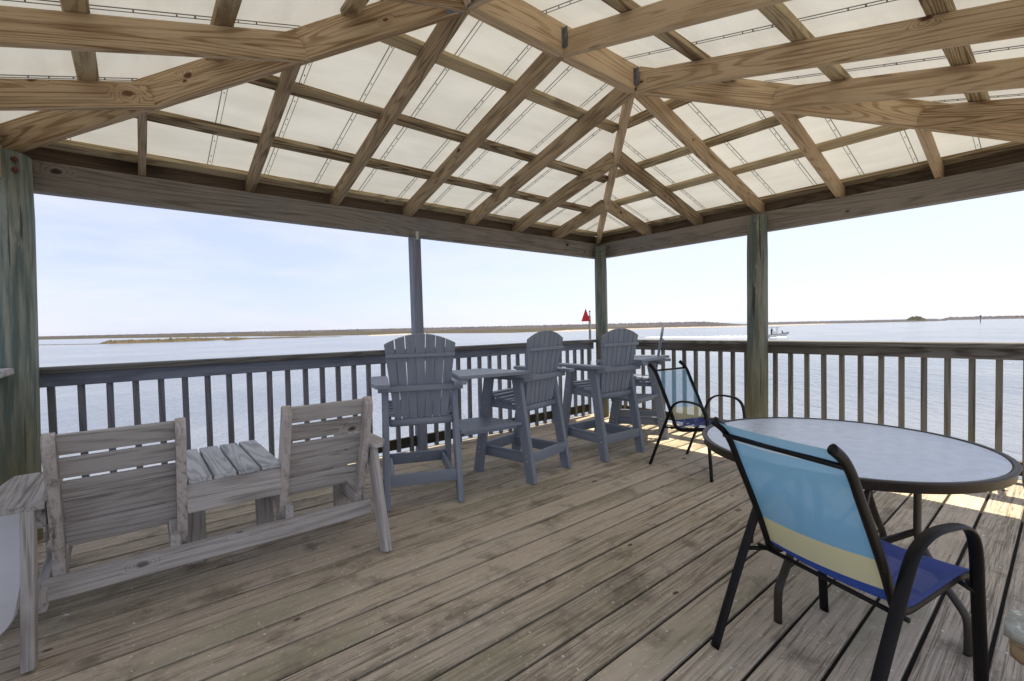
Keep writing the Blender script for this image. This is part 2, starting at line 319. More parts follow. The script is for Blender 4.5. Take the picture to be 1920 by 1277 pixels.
def ground_mat(name, a, b, scale, rough=.95):
    N = NT(name); g = N.node('ShaderNodeNewGeometry').outputs['Position']
    c = N.mix(N.mapr(N.noise(N.vmul(g, (1, 1, .3)), scale, 5, .65), .36, .64), a, b); N.link(c, N.p.inputs['Base Color']); N.p.inputs['Roughness'].default_value = rough
    N.p.inputs['Specular IOR Level'].default_value = .1; return N.mat
MT['marsh'] = ground_mat('marsh grass', (.078, .066, .044), (.052, .046, .033), .05)
MT['marshgreen'] = ground_mat('green marsh grass', (.105, .084, .050), (.07, .058, .035), .2)
MT['sand'] = ground_mat('pale sand', (.38, .345, .29), (.33, .29, .24), .05)
MT['trees'] = ground_mat('far trees', (.095, .088, .095), (.07, .066, .072), .02)
MT['dune'] = ground_mat('dune scrub', (.07, .068, .048), (.045, .045, .032), .08)
def ribbon(name, pts, depth, height, mat, kind='structure', jag=.3, n=160, label=None, cat=None, seed=1, rise=.25, ends=True, rough=.18):
    """low land: front waterline through pixel points (u, v), running back by depth, grown to height with an uneven top"""
    rnd = random.Random(seed); us = [p[0] for p in pts]; m = MB(); rows = 6; V = []; F = []
    ph = [rnd.uniform(0, 6.28) for _ in range(12)]
    for i in range(n+1):
        u = us[0]+(us[-1]-us[0])*i/n; k = max(j for j in range(len(pts)-1) if pts[j][0] <= u+1e-6); a, b = pts[k], pts[k+1]
        t = (u-a[0])/(b[0]-a[0]); v = a[1]+(b[1]-a[1])*t; P = pix(u, v); d = az_dir(u)
        hs = a[2]+(b[2]-a[2])*t if len(a) > 2 else 1.0
        e = min(1.0, min(i, n-i)/(n*.06)) if ends else 1.0
        for r in range(rows):
            s = r/(rows-1); prof = 0.0 if r == 0 else min(1.0, s/rise)**.6 if s < .85 else .55
            j = 1+jag*(sum(math.sin(ph[q]+u*(.012+.011*q*q)+r*1.7) for q in range(12))/5)+rnd.uniform(-rough, rough)
            V.append((P.x+d.x*depth*s, P.y+d.y*depth*s, -2.22+(height*hs*e*prof*j if r else 0)))
    for i in range(n):
        for r in range(rows-1):
            q = i*rows+r; F.append([q, q+rows, q+rows+1, q+1])
    m.add(V, F, smooth=False); return tag(m.build(name, mat), label, cat, None, kind)
ribbon('tree_line', [(-260, 640.5), (75, 634.6), (300, 630.6), (500, 627.2), (800, 622.0), (1040, 617.8), (1300, 613.3), (1420, 611.2)], 120, 4.6, MT['trees'], kind='stuff', jag=.10, n=900, seed=3, rough=.09)
ribbon('marsh', [(-260, 652), (75, 637), (200, 634.5), (320, 633), (480, 630.5), (560, 631), (700, 628), (760, 625.3), (880, 625), (960, 624.2), (1040, 621.2), (1110, 619), (1200, 616.4), (1280, 614.8), (1400, 611.5)], 420, 1.45, MT['marsh'], jag=.22, n=320, seed=4)
ribbon('marsh_island', [(186, 645, .7), (215, 644.8, 1), (300, 642.2, .9), (345, 640.6, 1.1), (400, 638.6, .8), (432, 636.2, .7)], 30, 1.25, MT['marshgreen'], jag=.3, n=120, seed=5)
ribbon('marsh_island', [(40, 647.5), (120, 646.6), (200, 645.2)], 6, .16, MT['marsh'], jag=.3, n=40, seed=6)
ribbon('marsh_island', [(418, 639, 1), (440, 638, 1.5), (470, 635.8, .6), (560, 633.6, .6), (600, 632.4, .3), (645, 632, .2)], 18, .8, MT['marshgreen'], jag=.35, n=90, seed=7)
ribbon('sandbank', [(690, 630.2), (760, 627.4), (800, 625.8)], 30, .35, MT['sand'], jag=.1, n=60, seed=8)
ribbon('sandbank', [(1030, 622.8), (1085, 620.5), (1140, 619.4), (1230, 616.4), (1300, 614.6), (1345, 614.0), (1440, 611.0), (1530, 608.6), (1570, 607.2)], 40, .55, MT['sand'], jag=.12, n=140, seed=9)
ribbon('shore', [(1395, 610.4), (1480, 608.6), (1560, 606.6), (1640, 605.0), (1700, 603.6), (1775, 601.6)], 260, 2.2, MT['trees'], jag=.12, n=160, seed=10)
ribbon('shore', [(1760, 600.9), (1840, 599.0), (1930, 597.2), (2100, 594)], 500, 4.2, MT['trees'], jag=.25, n=120, seed=11)
ribbon('hill', [(1694, 603.4, .2), (1708, 603.1, .8), (1719, 602.9, 1.0), (1729, 602.7, .72), (1740, 602.4, .2)], 70, 6.3, MT['dune'], jag=.10, n=60, seed=12, rise=.5)

# ------------------------------------------------------------------ deck
m = MB(); DX0, DX1 = -.16, 6.6
y = 3.915; gaps = []
while y > -.2: gaps.append(y); y -= .1768
ys = [g for g in gaps]+[3.915+.1768*k for k in range(1, 9)]; ys.sort()
for i in range(len(ys)-1):
    a, b = ys[i], ys[i+1]; gap = random.uniform(.010, .017); dz = random.uniform(-.0015, .0015)
    jx = random.choice([None, None, random.choice([1.23, 2.05, 2.87, 3.69])]); jx = None
    y0, y1 = max(a+gap/2, -.12), b-gap/2
    if y1-y0 < .03: continue
    m.board((DX0, (y0+y1)/2, -.019+dz), (DX1, (y0+y1)/2, -.019+dz), y1-y0, .038, ch=.004)
    m.board((DX0+.01, b, -.024), (DX1-.01, b, -.024), .022, .02, ch=0, mat=3)
    for x in [k*.41+.05 for k in range(0, 16)]:
        for q in (.22, .78):
            if random.random() < .8:
                cx, cy, r = x+random.uniform(-.008, .008), y0+(y1-y0)*q+random.uniform(-.01, .01), random.uniform(.0034, .0056)
                m.rod((cx, cy, dz-.004), (cx, cy, dz+.0012), r, 7, mat=2)
for x in [k*.41+.05 for k in range(0, 16)]: m.board((x, -.1, -.135), (x, 5.2, -.135), .04, .19, mat=1)
m.board((DX0-.02, -.15, -.10), (DX1, -.15, -.10), .038, .19, mat=1); m.board((DX0-.02, -.12, -.10), (DX0-.02, 5.2, -.10), .038, .19, mat=1)
for px, py in ((0, 0), (2.7, 0), (5.4, 0), (0, 2.05), (0, 4.2), (5.4, 4.3)): m.rod((px+.2, py+.25, -3.2), (px+.2, py+.25, -.23), .12, 12, mat=1)
m.board((DX0, -.07, -.262), (DX0, -.07, -.262), .01, .01, mat=1) if False else None
for k in range(14): m.board((DX0, -.02+k*.38, -.25), (DX1, -.02+k*.38, -.25), .376, .03, mat=1)  # made-up unseen layer, added to keep the board gaps dark
tag(m.build('deck', [MT['deck'], MT['deckunder'], MT['nail'], MT['dirt_or_shade']]), kind='structure')

# ------------------------------------------------------------------ pavilion
pav = tag(empty('pavilion', (LX/2, LY/2, 0)), 'open timber pavilion with hipped roof of exposed rafters and white panels standing over the deck', 'pavilion')
inv = Matrix.Translation((-LX/2, -LY/2, 0))
def P(mb, name, mats, parent=pav, label=None):
    o = mb.build(name, mats, parent)
    if parent is pav: o.matrix_parent_inverse = inv
    if label: o['label'] = label
    return o
TH = .009
# beams
m = MB(); m.board((-.088, -.045, (ZB+ZT)/2-.004), (LX+.09, -.045, (ZB+ZT)/2-.004), .09, ZT-ZB-.008, ch=.004); P(m, 'beam', MT['beam'])
m = MB(); m.board((-.046, 0.003, (ZB+ZT)/2-.004), (-.046, LY+.09, (ZB+ZT)/2-.004), .09, ZT-ZB-.008, ch=.004); P(m, 'beam', MT['beam'])
m = MB(); m.board((0.003, LY+.045, (ZB+ZT)/2-.004), (LX+.09, LY+.045, (ZB+ZT)/2-.004), .09, ZT-ZB-.008, ch=.004); P(m, 'beam', MT['beam'])
m = MB(); m.board((LX+.046, 0.003, (ZB+ZT)/2-.004), (LX+.046, LY, (ZB+ZT)/2-.004), .09, ZT-ZB-.008, ch=.004); P(m, 'beam', MT['rafter'])
# thin trim under the outer edge of the beams
# ridge
m = MB(); m.board((XF-.03, RID, ZR+.098), (XN+.03, RID, ZR+.098), .074, .196, ch=.004, r0=(4, 3, 2)); P(m, 'ridge_beam', MT['rafter'])
# hips
def hip(cx, cy, tx, ty):
    m = MB(); d = Vector((tx-cx, ty-cy, ZR-ZT)); a = Vector((cx, cy, ZT)); b = Vector((tx, ty, ZR))
    o = d.normalized().cross(Vector((0, 0, 1)).cross(d.normalized())).normalized(); o = o if o.z > 0 else -o
    ext = d*(.045); a2 = a-ext+o*.092; b2 = b-d.normalized()*.015+o*.092
    m.board(a2, b2, .040, .184, upv=o, ch=.003); P(m, 'hip_rafter', MT['rafter'])
hip(0, 0, XF, RID); hip(LX, 0, XN, RID); hip(0, LY, XF, RID); hip(LX, LY, XN, RID)
# common and jack rafters
RH = .140
def rafter(x0, y0, x1, y1, z1, mat='rafter', w=.040):
    """(x0,y0) at the beam, (x1,y1) at ridge or hip, z1 the height of its bottom there"""
    a = Vector((x0, y0, ZT)); b = Vector((x1, y1, z1)); d = (b-a).normalized()
    o = Vector((0, 0, 1)); o = (o-d*o.dot(d)).normalized(); k = SL
    a2 = a-d*.13+o*RH/2; b2 = b+o*RH/2+d*(RH/2*k)
    m = MB(); m.board(a2, b2, w, RH, upv=o, ch=.0035, e1=(0, -k)); P(m, 'rafter', MT[mat])
def on_hip(dist): return ZT+SL*dist
for i, x in enumerate(LXS):
    for side in (0, 1):
        if i in (0, 1): run = min(RID, (x)*RID/XF)-.02
        elif i in (5, 6): run = min(RID, (LX-x)*RID/(LX-XN))-.02
        else: run = RID-.036
        if i == 2 or i == 4: run = RID-.03
        if side == 0: rafter(x, 0, x, run, ZT+SL*run, 'rafterold')
        else: rafter(x, LY, x, LY-run, ZT+SL*run)
for i, yv in enumerate(RYS):
    for side in (0, 1):
        run = (XF if side == 0 else LX-XN)
        r = run*min(yv, LY-yv)/RID-.02 if i != 2 else run-.03
        if side == 0: rafter(0, yv, r, yv, ZT+(ZR-ZT)*r/XF, 'rafterold' if i < 2 else 'rafter')
        else: rafter(LX, yv, LX-r, yv, ZT+(ZR-ZT)*r/(LX-XN))
# purlins, laid flat on the rafters
PO = RH*math.sqrt(1+SL*SL)
def purlin_set(offs, side):
    for q in offs:
        f = q/RID; z = ZT+(ZR-ZT)*f+PO+.021
        if side in (0, 1):
            yy = q if side == 0 else LY-q; x0, x1 = XF*f+.05, LX-(LX-XN)*f-.05; upv = Vector((0, -SL if side == 0 else SL, 1))
            m = MB(); m.board((x0, yy, z), (x1, yy, z), .089, .038, upv=upv, ch=.004, seg=1); P(m, 'purlin', MT['purlin'])
        else:
            xx = XF*f if side == 2 else LX-(LX-XN)*f; y0, y1 = q+.05, LY-q-.05; upv = Vector((-SL if side == 2 else SL, 0, 1))
            m = MB(); m.board((xx, y0, z), (xx, y1, z), .089, .038, upv=upv, ch=.004); P(m, 'purlin', MT['purlin'])
purlin_set([-.09, .40, .955, 1.56], 0); purlin_set([-.09, .42, .98, 1.56], 1); purlin_set([-.10, .52, 1.02, 1.60], 2); purlin_set([-.10, .42, .98, 1.56], 3)
# eave fascia
for a, b in (((-.15, -.15), (LX+.15, -.15)), ((-.15, LY+.15), (LX+.15, LY+.15)), ((-.15, -.13), (-.15, LY+.13)), ((LX+.15, -.13), (LX+.15, LY+.13))):
    m = MB(); m.board((a[0], a[1], ZT+.055), (b[0], b[1], ZT+.055), .03, .15, ch=.003); P(m, 'fascia_board', MT['fascia'])
# roof sheets with their dark seam joints and fasteners
PZ = PO+.043
def zof(q): return ZT+(ZR-ZT)*q/RID+PZ
def panel(corners, ax, seams, side):
    """corners of the slope; seams run up the slope at fixed coordinate along the eave"""
    m = MB(); vs = [Vector(c) for c in corners]; m.add(vs, [list(range(len(vs)))], [((v.x, v.y, 0) if side < 2 else (v.y, v.x, 0)) for v in vs], mat=0)
    for s in seams:
        for ds in (-.0135, .0135):
            if side < 2:
                top = min(RID, RID*s/XF if s < XF else 99, RID*(LX-s)/(LX-XN) if s > XN else 99)
                fy = (lambda q: q) if side == 0 else (lambda q: LY-q)
                A, B = Vector((s+ds, fy(-.14), zof(-.14)-.0035)), Vector((s+ds, fy(top-.03), zof(top-.03)-.0035))
            else:
                top = RID*min(s, LY-s)/RID
                fx = (lambda q: XF*q/RID) if side == 2 else (lambda q: LX-(LX-XN)*q/RID)
                A, B = Vector((fx(-.14), s+ds, zof(-.14)-.0035)), Vector((fx(top-.03), s+ds, zof(top-.03)-.0035))
            if ds < 0: A0, B0 = A, B
            w = .0026 if ds < 0 else .0042
            m.board(A, B, w, .003, ch=0, mat=1)
        L = (B-A).length; nn = int(L/.085); C = (A+A0)/2; D = (B+B0)/2
        for k in range(nn):
            if random.random() < .6:
                t = (k+.5+random.uniform(-.25, .25))/nn; p = C.lerp(D, t); r = random.uniform(.0026, .0044)
                m.rod(p-Vector((0, 0, .004)), p+Vector((0, 0, .003)), r, 6, mat=1)
    P(m, 'roof_panel', [MT['panel'], MT['seam']])
e = -.17
def hx(f): return XF*f/RID
zr = zof(RID); ze = zof(e)
NE = (hx(e), e, ze); c2 = (LX-(LX-XN)*e/RID, e, ze); c3 = (hx(e), LY-e, ze); c4 = (LX-(LX-XN)*e/RID, LY-e, ze); r1 = (XF, RID, zr); r2_ = (XN, RID, zr)
sx = [4.435-.386*k+.386*2 for k in range(14)]
panel([NE, c2, r2_, r1], 0, [s for s in sx if .1 < s < LX-.1], 0)
panel([c3, c4, r2_, r1], 0, [s+.1 for s in sx if .1 < s < LX-.2], 1)
panel([NE, c3, r1], 1, [s for s in [1.83+.36*k for k in range(-5, 7)] if .1 < s < LY-.1], 2)
panel([c2, c4, r2_], 1, [s for s in [1.75+.36*k for k in range(-5, 7)] if .1 < s < LY-.1], 3)
# joist hangers on the ridge, and the metal at the ridge end
for x in (2.80, 2.075):
    m = MB(); m.board((x+.024, RID+.045, ZR+.03), (x+.024, RID+.045, ZR+.15), .004, .05, upv=(0, 1, 0), ch=0); m.board((x+.026, RID+.040, ZR+.03), (x+.026, RID+.040, ZR+.15), .03, .004, upv=(0, 1, 0), ch=0); P(m, 'joist_hanger', MT['bracket'])
m = MB(); m.board((XN+.035, RID+.0, ZR-.004), (XN+.10, RID-.07, ZR-.018), .05, .005, ch=.001); m.board((XN+.04, RID+.06, ZR-.02), (XN+.04, RID+.06, ZR+.13), .006, .055, upv=(0, 1, 0), ch=.001); P(m, 'tie_plate', MT['bracket'])
# round posts
def round_post(name, c0, c1, z0, z1, r0, r1, mat, label=None, seed=0, n=22, bolts=()):
    rnd = random.Random(seed); m = MB(); k = 14; path = []; rad = []
    ph = [rnd.uniform(0, 6.28) for _ in range(6)]
    for i in range(k+1):
        t = i/k; path.append((c0[0]+(c1[0]-c0[0])*t+.004*math.sin(ph[0]+t*5), c0[1]+(c1[1]-c0[1])*t+.004*math.sin(ph[1]+t*4), z0+(z1-z0)*t)); rad.append((r0+(r1-r0)*t)*(1-.06*(t > .985)))
    prof = lambda i: [(rad[i]*(1+.018*math.sin(3*a+ph[2])+.012*math.sin(7*a+ph[3]+i*.3))*math.cos(a), rad[i]*(1+.018*math.sin(3*a+ph[2])+.012*math.sin(7*a+ph[3]+i*.3))*math.sin(a)) for a in [2*math.pi*q/n for q in range(n)]]
    m.sweep(path, prof, side=(1, 0, 0)); o = P(m, 'post', mat, label=label)
    for (p, d, kind) in bolts:
        b = MB(); p, d = Vector(p), Vector(d).normalized()
        if kind == 'hole': b.rod(p-d*.01, p+d*.006, .013, 12)
        else:
            b.rod(p-d*.012, p+d*.003, .017, 14); b.rod(p+d*.003, p+d*.013, .010, 6, smooth=False)
        bo = b.build('bolt' if kind != 'hole' else 'bolt_hole', MT['hole' if kind == 'hole' else ('rust' if kind == 'rust' else 'bracket')], o)
    return o
def facing(c, r, z):   # a spot on the post that faces the room
    d = Vector((CAM.x-c[0], CAM.y-c[1], 0)).normalized(); return Vector((c[0], c[1], z))+d*r, d
p1, d1 = facing((.092, .098), .079, 2.215); p1b, _ = facing((.092, .098), .079, 2.165)
round_post('post', (.092, .098), (.092, .098), -2.8, 2.262, .083, .079, MT['post'], 'slim round corner post', 1, bolts=((p1, d1, 'b'), (p1b, d1, 'b')))
p2, d2 = facing((.095, 2.09), .092, 2.215)
round_post('post', (.097, 2.075), (.095, 2.095), -2.8, 2.275, .097, .093, MT['post'], 'thick green round post midway along the right side', 2, bolts=((p2-Vector((.0, .02, 0)), d2, 'b'),))
bc_ = (5.49, .10); bd = Vector((CAM.x-bc_[0], CAM.y-bc_[1], 0)).normalized(); bs = Vector((-bd.y, bd.x, 0))
def bigspot(a, z):
    dd = (bd*math.cos(a)+bs*math.sin(a)); return Vector((bc_[0], bc_[1], z))+dd*.139, dd
b1 = bigspot(.42, 2.25); b2 = bigspot(.42, 2.19); b3 = bigspot(-.12, 2.245)
round_post('post', (5.60, .10), bc_, -2.8, 2.30, .15, .14, MT['postbig'], 'heavy blue-green corner post with two rusty bolts', 3, n=28, bolts=((b1[0], b1[1], 'rust'), (b2[0], b2[1], 'rust'), (b3[0], b3[1], 'hole')))
round_post('post', (.095, 4.16), (.095, 4.16), -2.8, 2.275, .097, .093, MT['post'], None, 4)
# square post under the left beam
m = MB(); m.board((2.695, -.062, -2.8), (2.745, -.047, ZB-.003), .092, .092, upv=(0, 1, 0), ch=.004); sq = P(m, 'post', MT['railblue'], label='square timber post midway along the left side')
m = MB(); m.board((2.742, .0045, ZB-.03), (2.742, .0045, ZB+.05), .03, .004, upv=(0, 1, 0), ch=0); o = m.build('strap', MT['bolt'], sq)

# ------------------------------------------------------------------ railings
def railing(name, a, b, inward, capmat, facemat, start, label, group='railings round the deck', step=.1400, zt=1.034, drop=0.0, skip=(), bal='baluster'):
    """a->b along the wall line at the inner face of the face board; inward = unit vector into the deck"""
    a, b, n = Vector(a+(0,)), Vector(b+(0,)), Vector(inward+(0,)); t = (b-a).normalized(); L = (b-a).length
    root = tag(empty(name, (a+b)/2), label, 'railing', group); iv = Matrix.Translation(-((a+b)/2))
    def B(mb, nm, mat):
        o = mb.build(nm, mat, root); o.matrix_parent_inverse = iv; return o
    Z = lambda p, z: Vector((p.x, p.y, z))
    m = MB(); m.board(Z(a+n*.014, zt-.019), Z(b+n*.014, zt-.019-drop), .14, .038, ch=.006); B(m, 'top_rail', capmat)
    m = MB(); m.board(Z(a-n*.019, zt-.083), Z(b-n*.019, zt-.083-drop), .038, .088, ch=.004); B(m, 'face_board', facemat)
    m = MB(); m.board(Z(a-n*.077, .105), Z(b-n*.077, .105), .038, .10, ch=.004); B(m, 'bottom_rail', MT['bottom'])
    x = start
    while x < L-.02:
        if not any(s0 < x < s1 for s0, s1 in skip):
            p = a+t*(x+random.uniform(-.003, .003))-n*.0575; m = MB(); top = p+t*random.uniform(-.004, .004)
            m.board(Z(p, random.uniform(.0, .035)), Z(top, zt-.041), .037, .037, upv=n, ch=.003); B(m, 'baluster', MT[bal])
        x += step
    return root
railing('railing', (.14, 0), (5.40, 0), (0, 1), MT['rail'], MT['railblue'], (5.341-.14) % .1397, 'long railing with blue-grey face board behind the wooden bench and bar chairs', step=.1397, skip=((2.47, 2.66),), bal='balblue')
railing('railing', (0, .155), (0, 4.05), (1, 0), MT['rail'], MT['rail'], (1.632-.155) % .1411, 'dark brown railing behind the round glass table', step=.1411, skip=((1.81, 2.03),))
railing('railing', (LX+.075, .25), (LX+.075, 3.4), (-1, 0), MT['bench'], MT['bench'], .1, 'pale weathered railing end showing left of the heavy corner post', step=.1411, zt=1.052)

# ------------------------------------------------------------------ adirondack bar chairs
def bar_chair():
    root = empty('bar_chair'); mt = MT['poly']
    lw, ld = .042, .088
    legs = {}
    for sx in (-1, 1):
        m = MB(); m.board((sx*.251, .035, 0), (sx*.240, .172, .812), lw, ld, upv=(0, 1, 0), ch=.006); l = m.build('leg', mt, root)
        for z in (.17, .215, .59):
            bm_ = MB(); yy = .035+.137*z/.812; xx = sx*(.251-.011*z/.812)
            bm_.rod((xx+sx*.019, yy, z), (xx+sx*.024, yy, z), .007, 8); bm_.build('bolt', MT['bolt'], l)
        m = MB(); m.board((sx*.251, .605, 0), (sx*.240, .470, .812), lw, ld, upv=(0, 1, 0), ch=.006); l = m.build('leg', mt, root)
        for z in (.17, .215, .6):
            bm_ = MB(); yy = .605-.135*z/.812; xx = sx*(.251-.011*z/.812)
            bm_.rod((xx+sx*.019, yy, z), (xx+sx*.024, yy, z), .007, 8); bm_.build('bolt', MT['bolt'], l)
        # arm: wide board, narrower at the back
        m = MB(); o = [(sx*.215, -.03, .832), (sx*.300, -.03, .832), (sx*.335, .12, .832), (sx*.340, .50, .832), (sx*.330, .575, .832), (sx*.300, .60, .832), (sx*.245, .60, .832), (sx*.222, .575, .832), (sx*.215, .45, .832)]
        if sx < 0: o = o[::-1]
        m.prism(o, (0, 0, .026), bcf=lambda p: Vector((p.y, p.x, p.z))); m.build('armrest', mt, root)
        m = MB(); m.board((sx*.238, .09, .815), (sx*.238, .52, .815), .03, .032, ch=.004)
        m.build('arm_bracket', mt, root)
        # seat side board, shaped under the seat
        m = MB(); x0 = sx*.205; o = [(x0, .115, .553), (x0, .115, .605), (x0, .25, .598), (x0, .40, .622), (x0, .50, .640), (x0, .535, .615), (x0, .52, .56)]
        m.prism(o, (sx*.022, 0, 0), bcf=lambda p: Vector((p.y, p.z, p.x))); m.build('seat_side', mt, root)
        m = MB(); m.board((sx*.205, .08, .178), (sx*.205, .56, .178), .022, .088, ch=.004); m.build('stretcher', mt, root)
    m = MB(); m.board((-.228, .045, .190), (.228, .045, .190), .026, .080, ch=.004); st = m.build('stretcher', mt, root)
    m = MB(); m.board((-.228, .578, .195), (.228, .578, .195), .03, .085, ch=.004); st = m.build('stretcher', mt, root)
    b = MB(); b.rod((0, .562, .20), (0, .557, .20), .012, 10); b.build('bolt', MT['bolt'], st)
    # seat slats
    m = MB(); prof = [(.165, .612), (.235, .607), (.305, .611), (.375, .622), (.445, .637), (.512, .650)]
    for (yy, z) in prof: m.board((-.232, yy, z+.011), (.232, yy, z+.011), .064, .022, ch=.004)
    m.build('seat', mt, root)
    # fan back: seven slats
    def bp(x, z, o=0.0):
        t = (z-.56)/.63; return Vector((x, .135-.105*t+o, z))
    m = MB(); nsl = 7; gb, gt = .0045, .0058; wb, wt = .362, .492
    for i in range(nsl):
        xb0 = -wb/2+i*wb/nsl+gb/2; xb1 = -wb/2+(i+1)*wb/nsl-gb/2; xt0 = -wt/2+i*wt/nsl+gt/2; xt1 = -wt/2+(i+1)*wt/nsl-gt/2
        arc = lambda x: 1.190-.070*(abs(x)/.246)**1.9
        o = [bp(xb0, .558), bp(xb1, .558), bp(xt1, arc(xt1))]+([bp((xt0+xt1)/2, arc((xt0+xt1)/2))])+[bp(xt0, arc(xt0))]
        m.prism(o, (0, .022, .004), bcf=lambda p: Vector((p.z, p.x, p.y)), rn=.5)
    for i in range(nsl):
        for z in (.60, .815, 1.043):
            t = (z-.56)/.63; xx = (-.5+(i+.5)/nsl)*(wb+(wt-wb)*t); q = bp(xx, z); m.rod(q+Vector((0, -.001 if abs(z-.6) < .01 else .023, .004)), q+Vector((0, -.0025 if abs(z-.6) < .01 else .0245, .004)), .0045, 7, mat=1)
    back = m.build('backrest', [mt, MT['bolt']], root)
    m = MB(); m.board(bp(-.235, 1.043, -.012), bp(.235, 1.043, -.012), .022, .03, ch=.008); m.build('batten', mt, back)
    m = MB(); m.board(bp(-.292, .815, -.018), bp(.292, .815, -.018), .034, .042, ch=.005); m.build('batten', mt, back)
    m = MB(); m.sweep([bp(-.215, .572, -.016), bp(.215, .572, -.016)], ell(.026, .015, 10), side=(0, 0, 1)); m.build('batten', mt, back)
    return root
def set_chair(o, mid, fwd, label):
    o.location = (mid[0], mid[1], 0); o.rotation_euler = (0, 0, math.atan2(fwd[1], fwd[0])-math.pi/2); tag(o, label, 'bar chair', 'slate blue slatted bar chairs along the railing')
c1 = bar_chair(); c2_ = copy_tree(c1); c3_ = copy_tree(c1); c4_ = copy_tree(c1)
CH = [((3.414, 1.280), (-.389, -.921)), ((2.307, 1.410), (.20, -.98)), ((1.443, 1.488), (-.06, -1.0)), ((.363, 1.245), (.55, -.84))]
set_chair(c1, *CH[0], 'slate blue slatted bar chair nearest the wooden bench, its back square to the camera')
set_chair(c2_, *CH[1], 'slate blue slatted bar chair second from the bench, joined to its neighbour by a shelf')
set_chair(c3_, *CH[2], 'slate blue slatted bar chair standing in front of the slim corner post')
set_chair(c4_, *CH[3], 'slate blue slatted bar chair seen edge-on between the corner post and the sling chair')
# tray tables that join each pair of chairs
def tray(A, B, label):
    (ma, fa), (mb_, fb) = A, B
    def fr(mid, f):
        f = Vector((f[0], f[1], 0)).normalized(); return Vector((mid[0], mid[1], 0)), f, Vector((f.y, -f.x, 0))
    a, f1, r1 = fr(ma, fa); b, f2, r2 = fr(mb_, fb)
    def slab(ina, inb, y0, y1, z, n, th, nm, par=None):
        m = MB()
        for i in range(n):
            q0 = y0+(y1-y0)*i/n+.003; q1 = y0+(y1-y0)*(i+1)/n-.003
            o = [a+r1*ina+f1*q0, b-r2*inb+f2*q0, b-r2*inb+f2*q1, a+r1*ina+f1*q1]
            ax = (o[1]-o[0]).normalized(); ay = Vector((0, 0, 1)).cross(ax)
            m.prism([Vector((p.x, p.y, z)) for p in o], (0, 0, th), bcf=lambda p: Vector((p.dot(ax), p.dot(ay), p.z)))
        return m
    c = (a+b)/2+(f1+f2)*.13; root = tag(empty('tray_table', (c.x, c.y, 0)), label, 'tray table', 'tray tables joining the bar chairs'); iv = Matrix.Translation((-c.x, -c.y, 0))
    for mm, nm in ((slab(.262, .262, .02, .52, .8605, 4, .024, ''), 'table_top'), (slab(.278, .278, .10, .50, .46, 5, .022, ''), 'shelf')):
        o = mm.build(nm, MT['poly'], root); o.matrix_parent_inverse = iv
    for q in (.16, .42):
        m = MB(); p0 = a+r1*.30+f1*q; p1 = b-r2*.30+f2*q; m.board((p0.x, p0.y, .446), (p1.x, p1.y, .446), .05, .026, ch=.003); o = m.build('cleat', MT['poly'], root); o.matrix_parent_inverse = iv
tray(CH[0], CH[1], 'two tier slate tray table between the chair by the bench and its neighbour')
tray(CH[2], CH[3], 'two tier slate tray table in the corner between the two farther bar chairs')

# ------------------------------------------------------------------ weathered wooden double bench
BX, BY = 4.56, 1.3
bench = tag(empty('wooden_bench', (BX, BY, 0)), 'weathered grey wooden double bench with two backrests and a slatted table between them', 'bench'); ivb = Matrix.Translation((-BX, -BY, 0))
def Bn(mb, nm, mat='bench', par=bench, label=None):
    o = mb.build(nm, MT[mat], par)
    if par is bench: o.matrix_parent_inverse = ivb
    if label: o['label'] = label
    return o
# rear legs
m = MB(); m.board((5.262, 1.655, 0), (5.262, 1.51, .555), .037, .088, upv=(0, 1, 0), ch=.004); Bn(m, 'leg')
m = MB(); m.board((3.882, 1.690, 0), (3.872, 1.50, .555), .037, .088, upv=(0, 1, 0), ch=.004); Bn(m, 'leg')
for x in (5.262, 3.872):
    m = MB(); m.board((x, .95, 0), (x, .95, .552), .037, .088, upv=(0, 1, 0), ch=.004); Bn(m, 'leg')
for x in (4.70, 4.37, 3.93):
    m = MB(); m.board((x, 1.12, 0), (x, 1.12, .37), .088, .037, upv=(0, 1, 0), ch=.003); Bn(m, 'leg')
# long stretcher at the back, front stretcher
m = MB(); m.board((5.238, 1.50, .213), (3.892, 1.50, .200), .037, .086, ch=.004); Bn(m, 'stretcher')
m = MB(); m.board((5.24, 1.545, .19), (5.24, 1.0, .21), .037, .086, ch=.004); Bn(m, 'stretcher')
m = MB(); m.board((3.90, 1.47, .205), (3.90, 1.0, .21), .037, .086, ch=.004); Bn(m, 'stretcher')
# backrests
def back_side(xa, xb):
    m = MB(); dy, dz = 1.60-1.40, .835-.22; L = math.hypot(dy, dz); u = Vector((0, dy/L, dz/L)); nrm = Vector((0, -u.z, u.y))  # nrm points to the front and up
    base = Vector((0, 1.40, .22))
    wsl = .0885
    for k in range(5):
        s0 = L-.004-wsl/2-k*(.104+.002)
        c = base+u*s0+nrm*(.028+.006*(k > 2)); m.board((xa-.02, c.y, c.z), (xb+.02, c.y, c.z), .019, wsl, upv=u, ch=.003)
    bk = Bn(m, 'backrest', 'benchslat')
    for x in (xa, xb):
        # upright with a rounded top
        mm = MB(); o = []
        b0 = base+nrm*-.030; b1 = base+nrm*.040
        o = [b0+u*-.02, b1+u*-.02, b1+u*(L-.004), base+nrm*.022+u*(L+.012), base+nrm*-.006+u*(L+.008), base+nrm*-.024+u*(L-.02), b0+u*(L-.05)]
        mm.prism([Vector((x-.019, p.y, p.z)) for p in o], (.038, 0, 0), bcf=lambda p: Vector((p.z, p.y, p.x))); Bn(mm, 'upright', 'benchpost', par=bk)
    return bk
back_side(5.190, 4.776); back_side(4.342, 3.922)
